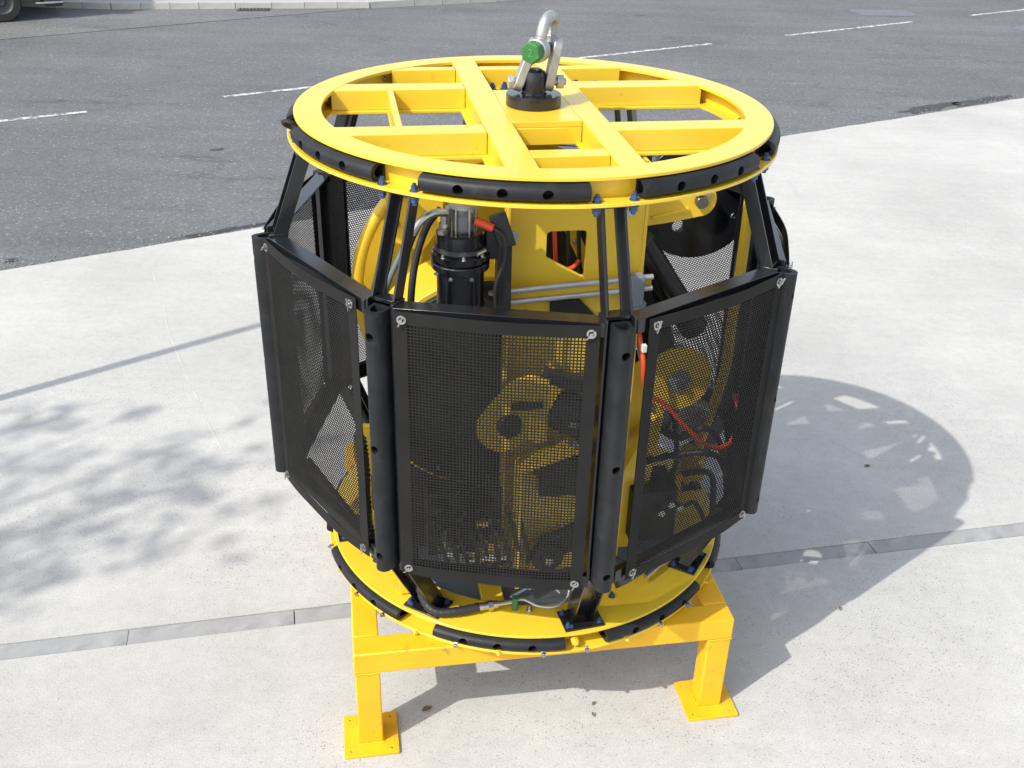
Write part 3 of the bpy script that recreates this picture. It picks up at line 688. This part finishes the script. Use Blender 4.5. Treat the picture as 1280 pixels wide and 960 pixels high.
# main plate with window
mv = -.46; mu0, mu1 = -.165, .335
gplate('main_plate', [[(mu0, .62), (mu1, .62), (mu1, 2.378), (mu0, 2.378)], arcpts(-.006, 2.118, .018, 90, 180, 3)+[(-.024, 2.035)]+[(.112, 1.955), (.125, 1.955)]+[(.128, 2.118)]+arcpts(.110, 2.118, .018, 0, 90, 3)], .016, YEL, mv)
MB().box(G(mu0-.006, mv-.030, 1.50), (.012, .075, 1.75), RG).build('plate_flange', YEL, CG, .002)
MB().box(G(mu1+.007, mv+.05, 1.50), (.012, .13, 1.75), RG).build('plate_flange', YEL, CG, .002)
for u in (-.03, .04, .10): MB().box(G(u, mv-.016, 2.315), (.010, .018, .12), RG).build('rib', YEL, CG, .002)
for u, z in ((-.145, 2.12), (-.145, 1.80), (.265, 2.02), (.20, 1.905), (.255, 1.905), (.27, 2.2), (-.145, 2.28)): boltat(G(u, mv-.008, z), -GV, STEELBOLT, s_=1.6)
gplate('back_plate', [[(.0, .62), (.45, .62), (.45, 2.30), (-.10, 2.30), (-.10, 1.9)]], .012, BLM, -.12)
MB().bar(G(.02, -.25, 2.25), G(.19, -.27, 1.90), .045, .03, GU).build('inner_brace', YEL, CG, .003)
for z in (2.1, 2.02): boltat(G(.125, -.29, z), -GV, STEELBOLT, s_=.9)
for x_, m_ in ((.01, RED), (.06, HOS), (.10, HOS)):
    MB().tube(spline([G(x_, -.36, 2.3), G(x_+.01, -.40, 2.1), G(x_+.03, -.38, 1.95), G(x_+.09, -.33, 1.8)]), .008, 8).build('hose', m_, CG)
MB().tube(spline([G(.05, -.40, 1.96), G(.09, -.41, 1.965), G(.12, -.40, 1.99)]), .009, 8).build('hose', RED, CG)
# guide rail across the plate
for z in (1.925, 1.880): MB().cyl(G(mu0-.02, mv-.05, z), G(.375, mv-.05, z+.035), .011, 14).build('guide_rail', ALU, CG)
MB().bar(G(mu0-.02, mv-.035, 1.900), G(.375, mv-.035, 1.935), .035, .006, (0, 0, 1)).build('rail_backing', YEL, CG, .001)
MB().box(G(.315, mv-.05, 1.91), (.05, .05, .12), RG).box(G(.33, mv-.05, 1.82), (.045, .045, .09), RG).build('rail_clamp', GRY, CG, .003)
gplate('dark_cover', [[(.0, 1.735), (.17, 1.735), (.17, 1.80), (.11, 1.865), (.0, 1.865)]], .012, BLM, mv-.02)
# canister with clear dome
cv = G(-.345, -.55, 0); cu_ = V((cv.x, cv.y, 0))
MB().lathe([(0, 1.84), (.083, 1.84), (.084, 1.845), (.084, 1.895), (.087, 1.897), (.087, 1.909), (.084, 1.911), (.084, 2.045), (.101, 2.050), (.103, 2.054), (.103, 2.072), (.100, 2.076), (.088, 2.078), (.088, 2.087), (.104, 2.09), (.104, 2.108), (.086, 2.113), (.086, 2.118), (.088, 2.120), (.088, 2.132), (.085, 2.134), (.085, 2.178), (.080, 2.184), (0, 2.184)], cu_, n=48).build('canister', BLK, CG, smooth=25)
CN = bpy.data.objects['canister']
for a in range(0, 360, 45): boltat(cu_+pol(.096, a+10, 2.108), (0, 0, 1), STEELBOLT, CN, .7)
for a in (200, 250, 300): boltat(cu_+pol(.0842, a, 2.03), pol(1, a), STEELBOLT, CN, .6)
for z in (1.903, 2.126):
    MB().lathe([(.0872, -.007), (.0905, -.007), (.0905, .007), (.0872, .007)], cu_+V((0, 0, z)), n=48, closed=True).build('clamp_band', BNDM, CN)
    MB().cyl(cu_+pol(.098, -52, z), cu_+pol(.098, -28, z+.004), .0085, 10).build('band_screw', STL, CN)
MB().lathe([(.040, 2.184), (.040, 2.262), (.034, 2.275), (0, 2.280)], cu_+V((.01, 0, 0)), n=24).build('clear_dome', ACR, CN)
MB().cyl(cu_+V((.01, 0, 2.185)), cu_+V((.01, 0, 2.235)), .024, 16).cyl(cu_+V((.01, 0, 2.236)), cu_+V((.01, 0, 2.262)), .024, 16, .006).build('dome_core', GRY, CN)
for a in range(0, 360, 60): MB().cyl(cu_+V((.01, 0, 2.184))+pol(.046, a), cu_+V((.01, 0, 2.275))+pol(.046, a), .0035, 6).build('tie_rod', STL, CN)
MB().cyl(cu_+V((.01, 0, 2.270)), cu_+V((.01, 0, 2.283)), .052, 24).build('dome_cap', GAL, CN)
ft = MB().cyl(cu_+V((-.052, -.02, 2.184)), cu_+V((-.052, -.02, 2.255)), .016, 6).cyl(cu_+V((-.052, -.02, 2.262)), cu_+V((.0, 0, 2.262)), .014, 6).cyl(cu_+V((-.052, -.02, 2.205)), cu_+V((-.052, -.02, 2.215)), .02, 12)
ft.cyl(cu_+V((-.06, -.045, 2.184)), cu_+V((-.06, -.045, 2.2)), .018, 6)
ft.build('elbow_fitting', STL, CN)
MB().tube(spline([cu_+V((-.045, -.03, 2.255)), cu_+V((-.09, -.06, 2.262)), cu_+V((-.13, -.07, 2.235)), cu_+V((-.155, -.07, 2.19))]), .014, 10).build('hose_end', STL, CN)
MB().tube(spline([cu_+V((-.155, -.07, 2.19)), cu_+V((-.18, -.08, 2.12)), cu_+V((-.21, -.10, 2.0)), cu_+V((-.225, -.10, 1.85)), cu_+V((-.22, -.06, 1.6)), cu_+V((-.22, -.02, 1.2))]), .012, 10).build('hose', HOS, CG)
MB().tube(spline([cu_+V((-.07, .02, 2.25)), cu_+V((-.12, .02, 2.18)), cu_+V((-.16, .0, 2.05)), cu_+V((-.175, -.04, 1.9)), cu_+V((-.18, -.02, 1.7)), cu_+V((-.18, 0, 1.3))]), .013, 10).build('hose', HOS, CG)
MB().tube(spline([cu_+V((-.17, -.2, 2.2)), cu_+V((-.235, -.22, 2.05)), cu_+V((-.245, -.2, 1.9))]), .010, 10).build('hose', mat('grey_hose', (.10, .14, .14), .5), CG)
MB().cyl(cu_+V((.052, -.02, 2.225)), cu_+V((.115, -.035, 2.205)), .0145, 14).build('red_connector', RED, CN)
MB().tube(spline([cu_+V((.11, -.035, 2.208)), cu_+V((.15, -.05, 2.18)), cu_+V((.155, -.06, 2.10)), cu_+V((.125, -.07, 2.0)), cu_+V((.135, -.07, 1.9)), cu_+V((.17, -.06, 1.875)), cu_+V((.24, -.05, 1.91))]), .0065, 8).build('cable', HOS, CG)
br = MB().bar(cu_+V((.125, .0, 2.245)), cu_+V((.165, -.01, 2.13)), .035, .06, GV).box(cu_+V((.15, .03, 1.98)), (.05, .07, .30), RG).box(cu_+V((.12, .02, 2.13)), (.07, .05, .10), RG)
br.build('canister_bracket', BLM, CG, .004)
for z in (1.872, 1.862): MB().cyl(cu_+V((.145+(1.872-z)*3, -.03, z)), cu_+V((.150+(1.872-z)*3, -.065, z-.004)), .013, 8).build('stud', STL, CG)
# teardrop motor bracket and motor seen through the front panel
tp = arcpts(-.185, 1.405, .105, 150, 330, 16)+[(-.06, 1.33), (-.02, 1.33), (-.02, 1.60), (-.09, 1.62), (-.16, 1.60), (-.22, 1.53)]
gplate('motor_bracket', [tp, circ(-.165, 1.415, .050, 24)], .016, YEL, -.60)
MB().cyl(G(-.165, -.625, 1.415), G(-.165, -.50, 1.415), .047, 28).cyl(G(-.165, -.60, 1.415), G(-.165, -.50, 1.415), .075, 28).build('motor', BLM, CG, .003)
MB().box(G(-.10, -.615, 1.50), (.12, .014, .03), RG).build('motor_link', BLM, CG, .003)
MB().lathe([(0, -.09), (.075, -.09), (.085, -.08), (.085, .05), (.10, .055), (.10, .09), (0, .09)], G(.10, -.58, 1.42), G(.75, -.5, -.25), 28).build('drive_motor', BLM, CG)
MB().bar(G(-.03, -.56, 1.60), G(.25, -.56, 1.50), .05, .05, (0, 0, 1)).build('motor_arm', BLM, CG, .004)
for a, b_, r in ((G(.07, -.66, 1.36), G(.22, -.66, 1.30), .02), (G(.05, -.66, 1.44), G(.2, -.66, 1.39), .013)): MB().cyl(a, b_, r, 12).build('valve_spool', STL, CG)
# lower gearbox frame
MB().bar(G(-.125, -.62, .66), G(-.125, -.62, 1.235), .018, .09, GU).build('gear_frame', YEL, CG, .003)
MB().bar(G(-.13, -.62, 1.235), G(.13, -.62, 1.325), .018, .10, (0, 0, 1)).build('gear_frame', YEL, CG, .003)
gplate('gear_plate', [[(-.12, .66), (.26, .66), (.26, 1.10), (.0, 1.10), (-.12, 1.2)]], .012, YEL, -.55)
for c, d in (((.05, -.585, 1.155), (.17, .05, .17)), ((.16, -.60, 1.06), (.05, .06, .26)), ((.22, -.60, 1.06), (.03, .06, .26))): MB().box(G(*c), d, RG).build('valve_block', BLM, CG, .006)
MB().bar(G(-.01, -.60, .80), G(.2, -.60, .90), .10, .05, (0, 0, 1)).build('roller_arm', BLM, CG, .005)
MB().lathe([(0, -.03), (.03, -.03), (.033, -.02), (.062, -.02), (.066, -.012), (.066, .02), (0, .02)], G(.0, -.64, .80), GV, 28).build('roller', BLM, CG)
MB().cyl(G(.0, -.67, .80), G(.0, -.678, .80), .02, 6).build('roller_bolt', STL, CG)
for i, (u, z, r) in enumerate(((-.40, .86, .045), (-.31, .95, .04), (-.36, 1.03, .035), (-.24, .83, .05), (-.27, 1.02, .03), (-.44, 1.0, .03))):
    MB().cyl(G(u, -.62+.02*(i % 2), z), G(u+.02, -.54, z+.02), r, 14).cyl(G(u, -.66, z), G(u, -.62, z), r*.4, 6).build('valve_fitting', BLM if i % 3 else STL, CG, .002)
MB().box(G(-.33, -.50, .92), (.30, .08, .30), RG).build('valve_manifold', BLM, CG, .005)
gplate('bright_ground_blocker', [[(-.62, .62), (-.02, .62), (-.02, 1.25), (-.50, 1.25), (-.62, 1.05)]], .012, BLM, -.27)  # black plate added to hide the sunlit ground showing through the front mesh
for c, d in (((-.26, -.63, .98), (.06, .02, .025)), ((-.22, -.63, .86), (.045, .02, .05))): MB().box(G(*c), d, RG).build('valve_tag', YEL, CG, .002)
MB().box(G(-.24, -.625, .80), (.17, .015, .02), RG).build('manifold_rail', ALU, CG, .002)
for i in range(9):
    u = -.46+.042*i; MB().tube(spline([G(u, -.58, 1.0+.02*(i % 3)), G(u+.02, -.66, .93+.03*(i % 2)), G(u+.05, -.64, .80), G(u+.03*(i % 3), -.55, .70)]), .009, 7).build('hose', HOS, CG)
# --- right side machinery
lug = arcpts(.585, 2.19, .062, -88, 88, 14)+[(.50, 2.262), (.345, 2.275), (.345, 2.095), (.45, 2.105)]
gplate('lug', [lug], .035, YEL, -.33)
MB().bar(G(.40, -.35, 2.13), G(.54, -.35, 2.16), .012, .02, (0, 0, 1)).build('lug_rib', YEL, CG, .002)
MB().cyl(G(.585, -.375, 2.190), G(.585, -.30, 2.190), .024, 20).build('lug_pin', DST, CG, .003)
MB().box(G(.585, -.362, 2.226), (.07, .012, .022), RG).build('pin_keeper', GAL, CG, .002)
for s_ in (-1, 1): boltat(G(.585+s_*.022, -.367, 2.226), -GV, STEELBOLT, s_=.9)
gplate('sheave_guard', [circ(.80, 1.98, .27, 56), circ(.90, 2.06, .034, 18), circ(.72, 1.86, .030, 18), circ(.97, 1.90, .014, 12), circ(.78, 2.0, .05, 18)], .03, BLK, .27)
MB().cyl(G(.80, .20, 1.98), G(.80, .30, 1.98), .06, 24).build('sheave_hub', BLM, CG, .004)
MB().cyl(G(.44, -.08, 1.93), G(.74, -.04, 1.50), .062, 28).build('boom_cylinder', BLK, CG, .004)
MB().cyl(G(.50, .05, 1.75), G(.66, .10, 1.2), .085, 28).build('dark_housing', BLM, CG, .004)
MB().tube(spline([V((.896, .10, 2.20)), V((.900, .10, 2.03)), V((.902, .10, 1.75)), V((.896, .10, 1.54)), V((.890, .10, 1.24)), V((.80, .2, .62))]), .023, 14).build('hoop_tube', YEL, CG)
gplate('sheave', [circ(.55, 1.47, .135, 48), circ(.55, 1.47, .04, 20)], .03, YEL, -.42)
MB().cyl(G(.55, -.45, 1.47), G(.55, -.38, 1.47), .045, 20).cyl(G(.55, -.46, 1.47), G(.55, -.45, 1.47), .022, 6).build('sheave_hub', GRY, CG, .003)
gplate('sheave_arm', [[(.40, 1.55), (.52, 1.38), (.50, 1.10), (.44, .62), (.35, .62), (.35, 1.50)]], .016, YEL, -.39)
MB().bar(G(.34, -.50, 1.10), G(.48, -.42, 1.30), .06, .04, (0, 0, 1)).build('sheave_strut', YEL, CG, .003)
MB().tube(spline([G(.36, -.45, 1.70), G(.365, -.52, 1.62), G(.372, -.53, 1.54), G(.41, -.50, 1.45), G(.48, -.50, 1.40), G(.58, -.52, 1.29), G(.68, -.52, 1.20), G(.77, -.50, 1.19), G(.83, -.44, 1.26), G(.82, -.38, 1.36)]), .010, 10).build('red_hose', RED, CG)
MB().box(G(.345, -.58, 1.70), (.018, .02, .03), RG).build('white_connector', WHT, CG, .002)
for i, pts in enumerate(([(.50, 1.22), (.62, 1.12), (.70, 1.20), (.80, 1.10), (.86, .92)], [(.46, 1.08), (.58, 1.06), (.72, 1.10), (.83, .98), (.85, .78)], [(.44, .98), (.58, .92), (.70, .98), (.80, .90), (.80, .74)], [(.42, 1.16), (.50, 1.0), (.62, .84), (.72, .8), (.78, .68)], [(.56, 1.28), (.60, 1.18), (.60, 1.02), (.56, .84), (.60, .66)])):
    MB().tube(spline([G(u, -.38-.04*(i % 2)+.06*(q % 2), z) for q, (u, z) in enumerate(pts)]), .014 if i < 3 else .011, 10).build('hose', HOS, CG)
MB().cyl(G(.70, -.30, .90), G(.74, -.20, .98), .06, 18).build('yellow_fitting', YEL, CG, .003)
MB().box(G(.66, -.27, 1.20), (.15, .10, .17), RG @ Mx.Rotation(.5, 3, 'Y')).build('junction_box', ALU, CG, .012)
for c_ in (-.05, .05): boltat(G(.66+c_, -.325, 1.20+c_*.5), -GV, STEELBOLT, s_=.8)
MB().box(G(.62, -.36, .92), (.03, .05, .1), RG).build('yellow_bracket', YEL, CG, .002)
for c, d in (((.50, -.36, .82), (.20, .20, .26)), ((.46, -.30, 1.12), (.12, .12, .2))): MB().box(G(*c), d, RG).build('pump_unit', BLM, CG, .01)
for u, z in ((.52, .86), (.56, .90), (.60, .88)): MB().cyl(G(u, -.47, z), G(u, -.50, z), .016, 6).build('pump_fitting', STL, CG)
# left rear: gusset plate and hoop foot seen low through the left panel
gplate('side_gusset', [[(-.80, .62), (-.72, .72), (-.755, .90), (-.75, 1.02), (-.60, 1.02), (-.60, .62)]], .014, YEL, .04)
MB().box(G(-.66, .02, .72), (.05, .08, .16), RG).build('gusset_block', BLM, CG, .004)
# ridged spiral hose in the left gap
hp = spline([V((-.615, -.70, 1.40)), V((-.600, -.74, 1.30)), V((-.600, -.75, 1.15)), V((-.595, -.75, 1.0)), V((-.56, -.74, .85))], 14)
MB().tube(hp, lambda t: .022+.0035*sin(t*190), 12).build('spiral_hose', HOS, CG)
boltat(V((-.60, -.745, 1.40)), (0, -1, .3), BLUEBOLT, s_=1.3)
MB().box(V((-.60, -.70, 1.42)), (.05, .02, .05)).build('hose_bracket', YEL, CG, .002)
# deck-level hose, fittings, pipe and label
MB().tube(spline([V((-.43, -.66, .85)), V((-.41, -.72, .75)), V((-.38, -.76, .66)), V((-.33, -.79, .628)), V((-.25, -.785, .628)), V((-.16, -.760, .632))]), lambda t: .019+.0015*sin(t*150), 12).build('deck_hose', HOS, CG)
MB().cyl(V((-.17, -.762, .632)), V((-.085, -.740, .634)), .016, 12).cyl(V((-.125, -.752, .633)), V((-.105, -.746, .633)), .021, 6).cyl(V((-.085, -.740, .634)), V((-.03, -.726, .636)), .011, 10).build('hose_coupling', STL, CG)
MB().box(V((-.015, -.725, .625)), (.022, .03, .07)).build('pipe_clamp', GCL, CG, .003)
MB().tube(spline([V((-.03, -.726, .636)), V((.02, -.715, .640)), V((.08, -.742, .632)), V((.15, -.745, .636)), V((.20, -.71, .66)), V((.205, -.66, .72))]), .0065, 8).build('steel_pipe', GAL, CG)
lbp = MB().bar(V((.04, -.665, .655)), V((.10, -.655, .660)), .022, .003, (0, -.5, 1)).build('pipe_label', WHT, CG)
for k in range(3): MB().bar(V((.048, -.6685-.0000, .660-.006*k)), V((.092-.01*k, -.6605, .6635-.006*k)), .002, .0012, (0, -.5, 1)).build('label_print', INK, lbp)
MB().tube(spline([V((.10, -.655, .66)), V((.14, -.66, .664)), V((.17, -.68, .65))]), .006, 8).build('steel_pipe', GAL, CG)
MB().tube(spline([pol(.62, -52, .70), pol(.70, -46, .66), pol(.755, -38, .64), pol(.76, -33, .645)]), .010, 8).build('deck_hose', HOS, CG)
MB().cyl(pol(.765, -46, .64), pol(.765, -37, .645), .012, 8).build('hose_coupling', STL, CG)
for a in (-122, -100, -88, -60): boltat(BC+pol(.735, a, ZB), (0, 0, 1), BLUEBOLT if a in (-122, -60) else STEELBOLT, s_=1.1)
# hoop of tube end at the far left of the top ring
MB().lathe([(.030+.008*cos(2*pi*i/8), .008*sin(2*pi*i/8)) for i in range(8)], pol(.915, -164, ZT-.035), (.25, .6, .8), 20, True).build('tether_eye', BLM, CG)
# swivel below the shackle
sw = MB().lathe([(0, 0), (.104, 0), (.106, .003), (.106, .040), (.102, .044), (.052, .044), (.046, .050), (.045, .110), (.040, .126), (.024, .136), (0, .138)], V((0, 0, ZT+.0005)), n=56)
sw.build('swivel', BLK, CG, smooth=30)

# ================================================================== LIFTING SHACKLE
SHK = thing('lifting_shackle', 'galvanised bow shackle with green pin head standing on top of the cage', 'shackle', (0, 0, ZT+.10))
zl = ZT+.086; pu = pol(1, 8)
px_ = pol(1, 64); py_ = pol(1, 154)
pc_ = V((.034, .01, ZT+.210)); zp = pc_.z
for s_ in (-1, 1):
    lk = MB(); a = pu*(s_*.058)+V((0, 0, zl)); bq = pc_+pu*(s_*.046)
    d = (bq-a).normalized(); nrm = pu; wd = d.cross(nrm).normalized()
    pl = [(x, y) for x, y in arcpts(0, 0, .034, 180, 360, 10)]+[(.029, .05)]+arcpts(0, (bq-a).length, .036, 0, 180, 10)+[(-.029, .05)]
    lk.prism(pl, frame(wd, d, wd.cross(d), a-wd.cross(d)*.017), .034)
    lk.build('link_plate', GAL, SHK, .004)
MB().cyl(pu*-.088+V((0, 0, zl)), pu*.092+V((0, 0, zl)), .014, 16).build('link_bolt', GAL, SHK)
MB().cyl(pu*-.100+V((0, 0, zl)), pu*-.078+V((0, 0, zl)), .028, 6).build('bolt_head', GAL, SHK, .002)
MB().cyl(pu*.086+V((0, 0, zl)), pu*.112+V((0, 0, zl)), .028, 6).cyl(pu*.112+V((0, 0, zl)), pu*.122+V((0, 0, zl)), .013, 10).build('bolt_nut', GAL, SHK, .002)
# bow: eyes, then the bow tube in the plane of the pin axis and vertical
bowp = []; lean = V((.05, .05, 0))
for i in range(25):
    a = pi*(1-i/24)
    bowp.append(pc_+px_*(cos(a)*(.048+.010*sin(a)))+V((0, 0, 1))*(.040+.070*sin(a))+lean*(.15+.2*sin(a)))
path = [pc_-px_*.050+V((0, 0, .0))]+bowp+[pc_+px_*.050+V((0, 0, .0))]
MB().tube(spline(path, 3), .0215, 16).build('bow', GAL, SHK)
for s_ in (-1, 1): MB().cyl(pc_+px_*s_*.034, pc_+px_*s_*.078, .044, 28).build('bow_eye', GAL, SHK, .006)
MB().cyl(pc_-px_*.08, pc_+px_*.11, .019, 18).build('shackle_pin', GAL, SHK)
MB().cyl(pc_-px_*.122, pc_-px_*.078, .041, 6).build('pin_head', GRN, SHK, .004)
nu = MB().cyl(pc_+px_*.082, pc_+px_*.108, .033, 6).build('pin_nut', GAL, SHK, .003)
MB().cyl(pc_+px_*.105-py_*.03, pc_+px_*.105+py_*.035, .004, 6).build('split_pin', STL, nu)
fc = bpy.data.curves.new('stamped_numeral', 'FONT'); fc.body = '2'; fc.size = .042; fc.align_x = 'CENTER'; fc.align_y = 'CENTER'; fc.extrude = .0006
fo = bpy.data.objects.new('stamped_numeral', fc); S.collection.objects.link(fo); fm_ = bpy.data.meshes.new_from_object(fo); bpy.data.objects.remove(fo)
fm_.materials.clear(); fm_.materials.append(mat('stamp_wear', (.075, .23, .085), .5))
inst('stamped_numeral', fm_, bpy.data.objects['pin_head'], frame(py_*-1, V((0, 0, 1)), px_*-1, pc_-px_*.1225))
